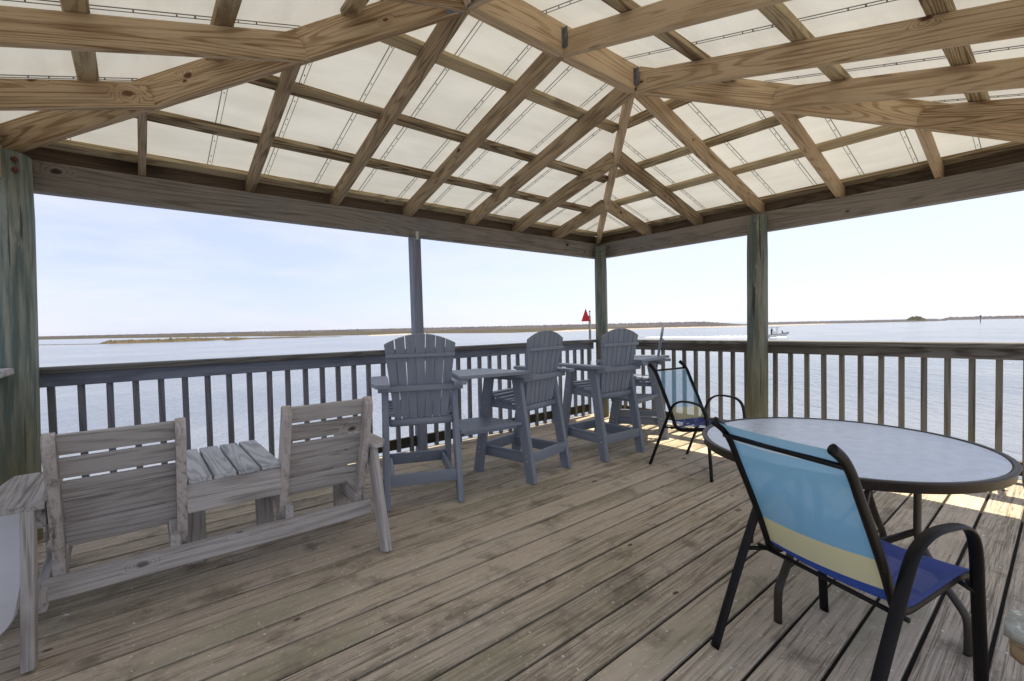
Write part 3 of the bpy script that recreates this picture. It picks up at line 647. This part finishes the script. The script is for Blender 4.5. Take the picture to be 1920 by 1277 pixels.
# seats
for xa, xb in ((5.24, 4.755), (4.37, 3.892)):
    m = MB()
    for k in range(5):
        yy = .875+k*.103; m.board((xa, yy, .395-.018*k), (xb, yy, .395-.018*k), .092, .022, ch=.003)
    st = Bn(m, 'seat')
    for x in (xa-.05, xb+.05 if xb > 4.5 else xb+.06):
        m = MB(); m.board((x, .85, .345), (x, 1.485, .262), .037, .088, ch=.003); Bn(m, 'seat_rail', par=st)
# table in the middle
m = MB()
for k in range(4):
    x = 4.705-k*.1005; m.board((x, .86, .545), (x, 1.522, .545), .090, .022, ch=.003, rn=.3+.1*k)
Bn(m, 'table_top', 'benchtop')
m = MB(); m.board((4.757, 1.492, .463), (4.361, 1.492, .458), .037, .139, ch=.003); Bn(m, 'apron')
m = MB(); m.board((4.757, .90, .463), (4.361, .90, .463), .037, .139, ch=.003); Bn(m, 'apron')
# arms
for s, o in ((1, [(5.213, 1.557), (5.345, 1.557), (5.392, 1.50), (5.392, 1.13), (5.372, .975), (5.213, .975)]), (-1, [(3.905, 1.60), (3.845, 1.60), (3.800, 1.52), (3.790, 1.13), (3.815, .975), (3.905, .975)])):
    xi = o[0][0]
    m = MB(); m.prism([Vector((x, y, .557)) for x, y in o], (0, 0, .024), bcf=lambda p: Vector((p.y, p.x, p.z))); Bn(m, 'armrest')
    m = MB(); xx = xi+s*.022; m.board((xx, .93, .51), (xx, 1.50, .51), .037, .088, ch=.003); Bn(m, 'arm_support')

# ------------------------------------------------------------------ white plastic panel behind the bench
m = MB(); W, H, rr = .72, .54, .10; pts = []
for cx, cz, a0 in ((W-rr, rr, -90), (W-rr, H-rr, 0), (rr, H-rr, 90), (rr, rr, 180)):
    for k in range(9):
        a = R(a0+k*11.25); pts.append((cx+rr*math.cos(a), cz+rr*math.sin(a)))
root = tag(empty('plastic_panel', (5.345, 1.36, 0)), 'white rounded plastic leaf leaning behind the left end of the wooden bench', 'plastic panel')
root.rotation_euler = (0, 0, R(-18))
def leaf(pts, inset, y0, y1, nm, mat):
    cx, cz = W/2, H/2; m = MB(); q = [((x-cx)*(1-inset)+cx, (z-cz)*(1-inset)+cz) for x, z in pts]
    lean = .45; m.prism([Vector((x, y0-z*lean, z)) for x, z in q], (0, y1-y0, 0)); return m.build(nm, mat, root)
leaf(pts, 0, 0, .022, 'leaf', MT['white'])

# ------------------------------------------------------------------ round glass table
TC = (2.465, 3.415); TR = .558; TZ = .672
table = tag(empty('patio_table', (TC[0], TC[1], 0), R(71)), 'round patio table with pebbled glass top and dark metal rim', 'table')
N = NT('pebbled glass'); v = N.attr('bc'); n1 = N.noise(N.vmul(v, (1, 1.6, 1)), 95, 3, .6); n2 = N.noise(v, 18, 4, .6)
c = N.mix(N.mapr(n2, .35, .68), (.58, .665, .80), (.50, .585, .71)); c = N.mix(N.mapr(N.noise(N.vmul(v, (1, 3, 1)), 3.4, 5, .7), .67, .77, 0, .5), c, (.24, .30, .28))
N.link(c, N.p.inputs['Base Color']); N.p.inputs['Roughness'].default_value = .16; N.p.inputs['Specular IOR Level'].default_value = .6
N.bump(n1, .35, .005); MT['glass'] = N.mat
m = MB(); k = 96; vs = [((TR-.016)*math.cos(2*math.pi*i/k), (TR-.016)*math.sin(2*math.pi*i/k), TZ-.008) for i in range(k)]
m.add(vs+[(x, y, z+.006) for x, y, z in vs], [list(range(k))[::-1], [k+i for i in range(k)]]+[[i, (i+1) % k, k+(i+1) % k, k+i] for i in range(k)]); m.build('glass_top', MT['glass'], table)
m = MB(); prof = [(-.038, -.006), (-.038, .002), (-.034, .006), (-.004, .006), (.001, .003), (.001, -.012), (-.002, -.016), (-.006, -.014), (-.010, -.006)]
m.sweep([((TR-.006)*math.cos(2*math.pi*i/k), (TR-.006)*math.sin(2*math.pi*i/k), TZ) for i in range(k)], [(a, -b) for a, b in prof], side=(0, 0, 1), closed=True); m.build('rim', MT['tablemetal'], table)
for a in (0, R(-80), R(180), R(100)):
    ca, sa = math.cos(a), math.sin(a)
    pts = [(.315, TZ-.04), (.315, .50), (.316, .375), (.335, .328), (.40, .225), (.455, .155), (.470, .12), (.473, .06), (.473, 0)]
    m = MB(); m.sweep(smooth_path([(r*ca, r*sa, z) for r, z in pts], 4), ell(.017, .012, 10), side=(-sa, ca, 0)); m.build('leg', MT['tablemetal'], table)
for z, bulge in ((.43, .10),):
    for a0, a1 in ((0, -80), (-80, -180), (-180, -260), (-260, -360)):
        p0 = Vector((.315*math.cos(R(a0)), .315*math.sin(R(a0)), z-.04)); p1 = Vector((.315*math.cos(R(a1)), .315*math.sin(R(a1)), z-.04)); c = (p0+p1)/2*.45+Vector((0, 0, .03))
        m = MB(); m.sweep(smooth_path([p0, p0.lerp(c, .8), p1.lerp(c, .8), p1], 5), ell(.012, .010, 8), side=(0, 0, 1)); m.build('brace', MT['tablemetal'], table)
m = MB(); m.sweep([(.31*math.cos(2*math.pi*i/48), .31*math.sin(2*math.pi*i/48), TZ-.045) for i in range(48)], ell(.012, .012, 8), side=(0, 0, 1), closed=True); m.build('support_ring', MT['tablemetal'], table)

# ------------------------------------------------------------------ sling chairs
def sling_mat(name, alpha):
    N = NT(name); v = N.attr('bc'); sp = N.node('ShaderNodeSeparateXYZ'); N.link(v, sp.inputs[0]); t = sp.outputs[0]   # t = distance along the sling from the top
    up_ = N.mapr(t, 0.0, .36, 0, 1); c = N.mix(up_, (.33, .66, .90), (.28, .61, .90))
    c = N.mix(N.mapr(N.noise(N.vmul(v, (9, 1.5, 1)), 1.0, 4, .6), .4, .7, 0, .35), c, (.30, .66, .80))
    tt = N.math('ADD', t, N.math('MULTIPLY', sp.outputs[1], .06))
    c = N.mix(N.math('GREATER_THAN', tt, .432), c, (.90, .85, .48)); c = N.mix(N.math('GREATER_THAN', tt, .540), c, (.02, .085, .42))
    c = N.mix(N.mapr(t, .54, .62, 0, 1), c, (.12, .18, .58))
    c = N.mix(N.math('LESS_THAN', N.math('ABSOLUTE', N.math('SUBTRACT', tt, .095)), .0035), c, (.80, .88, .92))  # pale line is a painted highlight below the top bar
    we = N.math('MULTIPLY', N.math('SINE', N.math('MULTIPLY', sp.outputs[1], 1900)), N.math('SINE', N.math('MULTIPLY', t, 1900)))
    c = N.mix(N.mapr(we, -.6, .8, .16, 0), c, (.02, .03, .06))
    df = N.node('ShaderNodeBsdfDiffuse'); tl = N.node('ShaderNodeBsdfTranslucent'); tp = N.node('ShaderNodeBsdfTransparent'); gl = N.node('ShaderNodeBsdfGlossy'); gl.inputs['Roughness'].default_value = .45
    for s_ in (df, tl): N.link(c, s_.inputs[0])
    m1 = N.node('ShaderNodeMixShader'); m1.inputs[0].default_value = .45; N.link(df.outputs[0], m1.inputs[1]); N.link(tl.outputs[0], m1.inputs[2])
    m3 = N.node('ShaderNodeMixShader'); m3.inputs[0].default_value = .05; N.link(m1.outputs[0], m3.inputs[1]); N.link(gl.outputs[0], m3.inputs[2])
    m2 = N.node('ShaderNodeMixShader'); m2.inputs[0].default_value = alpha; N.link(m3.outputs[0], m2.inputs[1]); N.link(tp.outputs[0], m2.inputs[2]); N.link(m2.outputs[0], N.out.inputs[0])
    return N.mat
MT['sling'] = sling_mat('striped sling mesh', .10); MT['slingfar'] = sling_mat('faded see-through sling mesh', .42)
def sling_chair(mat, top_gap):
    root = empty('sling_chair'); mt = MT['tube']; hw, lw = .212, .255
    rail = smooth_path([(-.035, .872), (.010, .838), (.045, .79), (.085, .705), (.135, .60), (.185, .49), (.215, .415), (.238, .365), (.285, .345), (.36, .356), (.45, .374), (.54, .390), (.590, .388), (.618, .365), (.622, .335)], 5)
    for sx in (-1, 1):
        m = MB(); m.sweep([(sx*hw, p[0], p[1]) for p in rail], ell(.0125, .0165, 10), side=(1, 0, 0)); m.build('frame_rail', mt, root)
        arm = smooth_path([(0, 0), (.055, .13), (.115, .27), (.175, .405), (.232, .525), (.275, .568), (.335, .590), (.42, .592), (.490, .580), (.535, .545), (.555, .48), (.565, .36), (.580, .18), (.592, 0)], 5)
        m = MB(); m.sweep([(sx*lw, p[0], p[1]) for p in arm], ell(.0195, .0085, 12), side=(1, 0, 0)); m.build('arm_leg', mt, root)
        for yy, z, y2, z2 in ((.150, .352, .240, .352), (.566, .355, .545, .380)):
            m = MB(); m.rod((sx*lw, yy, z), (sx*hw, y2, z2), .008, 8); m.build('connector', mt, root)
    for yy, z, r in ((.012, .815, .009), (.225, .352, .008), (.545, .378, .008), (.40, .355, .007)):
        m = MB(); w = hw if z > .7 or yy > .3 else lw
        m.rod((-w, yy, z), (w, yy, z), r, 8); m.build('crossbar', mt, root)
    # sling: sags between the rails
    m = MB(); nx = 12; pts = rail[top_gap:]; d = [0.0]
    for i in range(1, len(pts)): d.append(d[-1]+(Vector(pts[i])-Vector(pts[i-1])).length)
    d0 = sum((Vector(rail[i])-Vector(rail[i-1])).length for i in range(1, top_gap+1)) if top_gap else 0.0
    V, F, Bc = [], [], []
    for i, p in enumerate(pts):
        t = Vector(pts[min(i+1, len(pts)-1)])-Vector(pts[max(i-1, 0)]); t.normalize(); nrm = Vector((-t[1], t[0]))
        for j in range(nx+1):
            s = j/nx*2-1; sag = .016*(1-s*s)*min(1, d[i]/.12+.25)
            lift = .024*max(0, min(1, (d[i]+d0-.56)/.06)) if d[i]+d0 < .92 else .024
            wd = hw*.985+(.022 if lift > .01 else 0)
            V.append((s*wd, p[0]-nrm[0]*sag+nrm[0]*lift, p[1]-nrm[1]*sag+nrm[1]*lift)); Bc.append((d[i]+d0, s*hw, 0))
    for i in range(len(pts)-1):
        for j in range(nx):
            q = i*(nx+1)+j; F.append([q, q+1, q+nx+2, q+nx+1])
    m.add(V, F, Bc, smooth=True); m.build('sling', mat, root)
    return root
def set_sling(o, rl, fwd, label, half=.255):
    f = Vector((fwd[0], fwd[1], 0)).normalized(); r = Vector((f.y, -f.x, 0)); c = Vector((rl[0], rl[1], 0))+r*half
    o.location = c; o.rotation_euler = (0, 0, math.atan2(f.y, f.x)-math.pi/2); tag(o, label, 'chair', 'blue sling patio chairs at the table')
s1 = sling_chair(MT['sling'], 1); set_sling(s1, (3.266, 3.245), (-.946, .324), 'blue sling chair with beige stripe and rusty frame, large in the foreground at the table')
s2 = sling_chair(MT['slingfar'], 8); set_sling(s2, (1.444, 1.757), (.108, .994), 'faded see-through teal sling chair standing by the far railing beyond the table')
# the second chair stands with its right arm loop where it was measured
f = Vector((.108, .994, 0)).normalized(); r = Vector((f.y, -f.x, 0)); s2.location = Vector((1.444, 1.757, 0))-r*.235

# ------------------------------------------------------------------ handrail end, lower right
hr = CAM+(fw+rt2*((1899-960)/FPX)-up2*((1180-638.5)/FPX))*.52
root = tag(empty('handrail', (hr.x, hr.y, 0)), 'weathered grey end of a timber handrail at the lower right corner', 'handrail'); ivh = Matrix.Translation((-hr.x, -hr.y, 0))
MT['endgrain'] = wood('cut handrail end', (.30, .215, .115), (.10, .062, .035), None, ring=120, contrast=.5, fibre=.9, stain=(.05, .035, .025), stain_amt=.7, stain_scale=8, knots=0)
MT['lichen'] = wood('lichened handrail wood', (.40, .41, .35), (.17, .16, .12), None, ring=90, contrast=.4, fibre=.8, stain=(.20, .12, .05), stain_amt=.6, stain_scale=9, speck=.8, tint=(.50, .52, .47), tint_amt=.7, tint_scale=8, knots=0, bump=.8)
m = MB(); dirh = Vector((.10, 1, 0)).normalized(); pth = [hr+dirh*k for k in (-.004, .004, .02, .2, .5, .9)]
taper = lambda pr: (lambda i: [(a*(.86 if i == 0 else .97 if i == 1 else 1), b*(.74 if i == 0 else .94 if i == 1 else 1)) for a, b in pr])
m.sweep(pth, taper([(-.001, -.026), (.012, -.026), (.019, -.019), (.021, .016), (.014, .025), (-.001, .027)]), side=(0, 0, 1)); h = m.build('top_rail', MT['lichen'], root); h.matrix_parent_inverse = ivh
m = MB(); m.sweep([p+dirh*.004 for p in pth], taper([(-.030, -.017), (-.022, -.023), (-.0015, -.024), (-.0015, .024), (-.020, .022), (-.030, .015)]), side=(0, 0, 1)); h = m.build('under_rail', MT['endgrain'], root); h.matrix_parent_inverse = ivh
for k in (.42, .84):
    p = hr+dirh*k; m = MB(); m.board((p.x, p.y, 0), (p.x, p.y, hr.z-.031), .085, .085, upv=(0, 1, 0)); h = m.build('post', MT['lichen'], root); h.matrix_parent_inverse = ivh
# shell on the deck
q = pix(124, 1154, .004); m = MB(); m.sweep([(q.x-.012, q.y, .003), (q.x, q.y, .007), (q.x+.012, q.y, .003)], lambda i: ell((.004, .009, .004)[i], (.001, .003, .001)[i], 8), side=(0, 1, 0)); tag(m.build('shell', MT['shell']), 'small white shell lying on the deck boards behind the bench', 'shell')

# ------------------------------------------------------------------ channel marker, far marker
def at(u, dist, z): d = az_dir(u); return Vector((CAM.x+d.x*dist, CAM.y+d.y*dist, z))
MT['red'] = paint('red dayboard', (.62, .012, .018), .6, var=.1); MT['redd'] = paint('dark red numeral', (.42, .008, .012), .6); MT['pile'] = paint('grey pile', (.16, .16, .15), .8, var=.3, scale=3)
MT['black'] = paint('black plastic', (.012, .012, .014), .5); MT['hull'] = paint('white hull', (.78, .76, .72), .35); MT['foam'] = paint('wake foam', (.85, .86, .88), .9, bump=.0)
MD = 45.0; d = az_dir(1099); base = at(1106.5, MD, -2.2); side = Vector((-d.y, d.x, 0))*-1   # side points to image right
mk = tag(empty('channel_marker', base), 'red triangular channel marker on a grey pile in the water behind the corner post', 'channel marker'); ivm = Matrix.Translation(-base)
def Mk(mb, nm, mat):
    o = mb.build(nm, mat, mk); o.matrix_parent_inverse = ivm; return o
def zpx(v, u, dist):  # height of image row v at that distance
    dd = fw + rt2*((u-960)/FPX) - up2*((v-638.5)/FPX); k = dist/math.hypot(dd.x, dd.y); return CAM.z+dd.z*k
m = MB(); m.rod((base.x, base.y, -4), (base.x, base.y, zpx(592, 1106, MD)), .12, 12); Mk(m, 'pile', MT['pile'])
fr = -d*.16; cc = at(1099, MD, 0)+fr; zt_, zb_ = zpx(578.5, 1099, MD), zpx(602.5, 1099, MD); hw = .43
tri = [Vector((cc.x, cc.y, zt_)), cc+side*hw+Vector((0, 0, zb_)), cc-side*hw+Vector((0, 0, zb_))]
m = MB(); m.prism(tri, -d*-.02); Mk(m, 'dayboard_border', MT['redd'])
cen = (tri[0]+tri[1]+tri[2])/3; m = MB(); m.prism([cen+(p-cen)*.80-d*.012 for p in tri], d*.01); board_ = Mk(m, 'dayboard', MT['red'])
for dx, w in ((-.07, .05), (.09, .10)):
    p = cen+side*dx-d*.022-Vector((0, 0, .10)); m = MB()
    if w < .08: m.board(p-Vector((0, 0, .12)), p+Vector((0, 0, .12)), .035, .006, upv=d, ch=0)
    else: m.sweep([p+side*(.055*math.cos(a))+Vector((0, 0, .12*math.sin(a))) for a in [2*math.pi*k/16 for k in range(16)]], ell(.006, .014, 6), side=d, closed=True)
    Mk(m, 'numeral', MT['redd'])
zt2 = zpx(592, 1106, MD); m = MB(); m.rod((base.x, base.y, zt2), (base.x, base.y, zt2+.22), .04, 8, mat=0); m.rod((base.x, base.y, zt2+.22), (base.x, base.y, zt2+.36), .10, 10, mat=1); m.rod((base.x, base.y, zt2+.36), (base.x, base.y, zt2+.50), .10, 10, r1=.05); Mk(m, 'lantern', [MT['black'], MT['hull']])
b2_ = at(1838, 420, -2.2); m = MB(); m.rod((b2_.x, b2_.y, -4), (b2_.x, b2_.y, 1.4), .22, 8); m.board((b2_.x, b2_.y, 1.2), (b2_.x, b2_.y, 2.4), .9, .3, upv=d, ch=0)
tag(m.build('channel_marker', MT['pile']), 'tiny dark channel marker far out on the water at the right', 'channel marker')

# ------------------------------------------------------------------ motor boat, two people, wake
BD = pix(1456, 632.5); fwd_ = rt2.copy(); fwd_.z = 0; dB = az_dir(1456); fwd_ = Vector((dB.y, -dB.x, 0)); fwd_ = (fwd_*.96-dB*.28).normalized(); lat = Vector((-fwd_.y, fwd_.x, 0))
boat = tag(empty('motor_boat', BD, math.atan2(fwd_.y, fwd_.x)), 'small white motor boat with a T-top speeding past the thick green post', 'boat')
m = MB(); sec = []
for x, b, zk, zg in ((-2.3, .95, -.15, .62), (-1.2, 1.02, -.18, .62), (0, 1.02, -.16, .68), (1.1, .85, -.05, .80), (1.9, .50, .22, .95), (2.45, .06, .62, 1.08)):
    sec.append([(x, 0, zk), (x, b*.72, zk+.22), (x, b, zg), (x, b*.86, zg), (x, b*.80, zg-.32), (x, -b*.80, zg-.32), (x, -b*.86, zg), (x, -b, zg), (x, -b*.72, zk+.22)])
V = [p for s_ in sec for p in s_]; F = []
for i in range(5):
    for j in range(9): F.append([i*9+j, i*9+(j+1) % 9, (i+1)*9+(j+1) % 9, (i+1)*9+j])
F += [list(range(9))[::-1], [45+j for j in range(9)]]
m.add(V, F); hl = m.build('hull', MT['hull'], boat); hl.rotation_euler = (0, R(-4), 0)
m = MB(); m.sweep([(x, s_*b*1.005, z-.06) for x, b, z in ((-2.3, .95, .62), (-1.2, 1.02, .62), (0, 1.02, .68), (1.1, .85, .80), (1.9, .5, .95), (2.4, .1, 1.06)) for s_ in (-1,)], ell(.04, .05, 6), side=(0, 0, 1)); m.build('rub_rail', MT['black'], boat)
m = MB(); m.board((-.35, 0, .35), (-.35, 0, 1.25), .7, .5, upv=(1, 0, 0), ch=.05); m.build('console', MT['hull'], boat)
m = MB()
for x in (-1.0, .15):
    for y in (-.5, .5): m.rod((x, y, .4), (x*.85-.05, y*.9, 2.15), .035, 6)
m.build('top_frame', MT['black'], boat)
m = MB(); m.board((-1.35, 0, 2.19), (.55, 0, 2.19), 1.5, .07, ch=.02); m.build('canopy', MT['pile'], boat)
m = MB(); m.board((-2.45, 0, .1), (-2.50, 0, 1.25), .34, .45, upv=(1, 0, 0), ch=.06); m.build('outboard_motor', MT['black'], boat)
def person(name, joints, edges, loc, rz, shirt, skin, label):
    me = bpy.data.meshes.new(name); me.from_pydata([j[0] for j in joints], edges, []); o = bpy.data.objects.new(name, me); COL.objects.link(o)
    md = o.modifiers.new('skin', 'SKIN'); 
    for i, j in enumerate(joints): me.skin_vertices[0].data[i].radius = (j[1], j[1])
    me.skin_vertices[0].data[0].use_root = True; o.modifiers.new('sub', 'SUBSURF').levels = 1
    dg = bpy.context.evaluated_depsgraph_get(); nm = bpy.data.meshes.new_from_object(o.evaluated_get(dg)); o.modifiers.clear(); o.data = nm; nm.name = name
    nm.materials.clear(); nm.materials.append(shirt); nm.materials.append(skin)
    hz = max(j[0][2] for j in joints)-.22
    for p in nm.polygons: p.material_index = 1 if p.center.z > hz else 0
    o.location = loc; o.rotation_euler = (0, 0, rz); return tag(o, label, 'person')
MT['shirtd'] = paint('dark clothing', (.025, .03, .05), .9); MT['shirtr'] = paint('brown clothing', (.06, .035, .03), .9); MT['skin'] = paint('skin', (.42, .25, .17), .6)
st = [((0, 0, .92), .13), ((0, 0, 1.18), .14), ((0, 0, 1.42), .14), ((0, 0, 1.54), .06), ((.02, 0, 1.68), .10), ((0, .2, 1.40), .06), ((.12, .24, 1.16), .045), ((.36, .16, 1.14), .04), ((0, -.2, 1.40), .06), ((.12, -.24, 1.16), .045), ((.36, -.16, 1.14), .04), ((0, .1, .86), .10), ((.02, .11, .48), .07), ((0, .12, .06), .05), ((0, -.1, .86), .10), ((.02, -.11, .48), .07), ((0, -.12, .06), .05)]
ed = [(0, 1), (1, 2), (2, 3), (3, 4), (2, 5), (5, 6), (6, 7), (2, 8), (8, 9), (9, 10), (0, 11), (11, 12), (12, 13), (0, 14), (14, 15), (15, 16)]
RZ = math.atan2(fwd_.y, fwd_.x)
person('person', st, ed, BD-fwd_*1.0+Vector((0, 0, .28)), RZ, MT['shirtd'], MT['skin'], 'person in dark clothes standing at the console of the motor boat')
si = [((0, 0, .10), .14), ((-.05, 0, .36), .14), ((-.10, 0, .60), .14), ((-.08, 0, .72), .06), ((-.05, 0, .86), .10), ((-.08, .2, .58), .06), ((.05, .24, .36), .045), ((.25, .16, .24), .04), ((-.08, -.2, .58), .06), ((.05, -.24, .36), .045), ((.25, -.16, .24), .04), ((.12, .1, .12), .10), ((.48, .11, .20), .07), ((.62, .12, -.18), .05), ((.12, -.1, .12), .10), ((.48, -.11, .20), .07), ((.62, -.12, -.18), .05)]
person('person', si, ed, BD+fwd_*1.15+Vector((0, 0, .72)), RZ, MT['shirtr'], MT['skin'], 'person in brown clothes sitting in the bow of the motor boat')
rw = random.Random(5); m = MB(); V = []; F = []; n = 70
for i in range(n+1):
    t = i/n; p = BD-fwd_*(t*33-1.2); w = .55+2.3*t
    for j in range(7):
        s = j/6*2-1; hgt = (.42*(1-t)**1.6+.04)*(.5+rw.random())*(1-.6*abs(abs(s)-.6)) if 0 < j < 6 else -.06
        V.append((p.x+lat.x*s*w, p.y+lat.y*s*w, -2.2+hgt*(1.0 if rw.random() < .8 else .2)*(1 if t < .97 else 0)))
for i in range(n):
    for j in range(6): F.append([i*7+j, i*7+j+1, (i+1)*7+j+1, (i+1)*7+j])
m.add(V, F); tag(m.build('wake', MT['foam']), kind='stuff')
m = MB(); V = []; F = []
for i in range(13):
    t = i/12; p = BD+fwd_*(1.9-t*3.2)
    for k, (o, h) in enumerate(((.35+.5*t, .0), (.55+1.0*t, .34*(1-t)+.05), (.8+1.5*t, .22*(1-t)), (1.1+1.6*t, -.05))): 
        V.append((p.x-lat.x*0-dB.x*o, p.y-dB.y*o, -2.2+h*(.7+.6*rw.random())))
for i in range(12):
    for k in range(3): F.append([i*4+k, i*4+k+1, (i+1)*4+k+1, (i+1)*4+k])
m.add(V, F); tag(m.build('bow_spray', MT['foam']), kind='stuff')
bpy.context.view_layer.update()
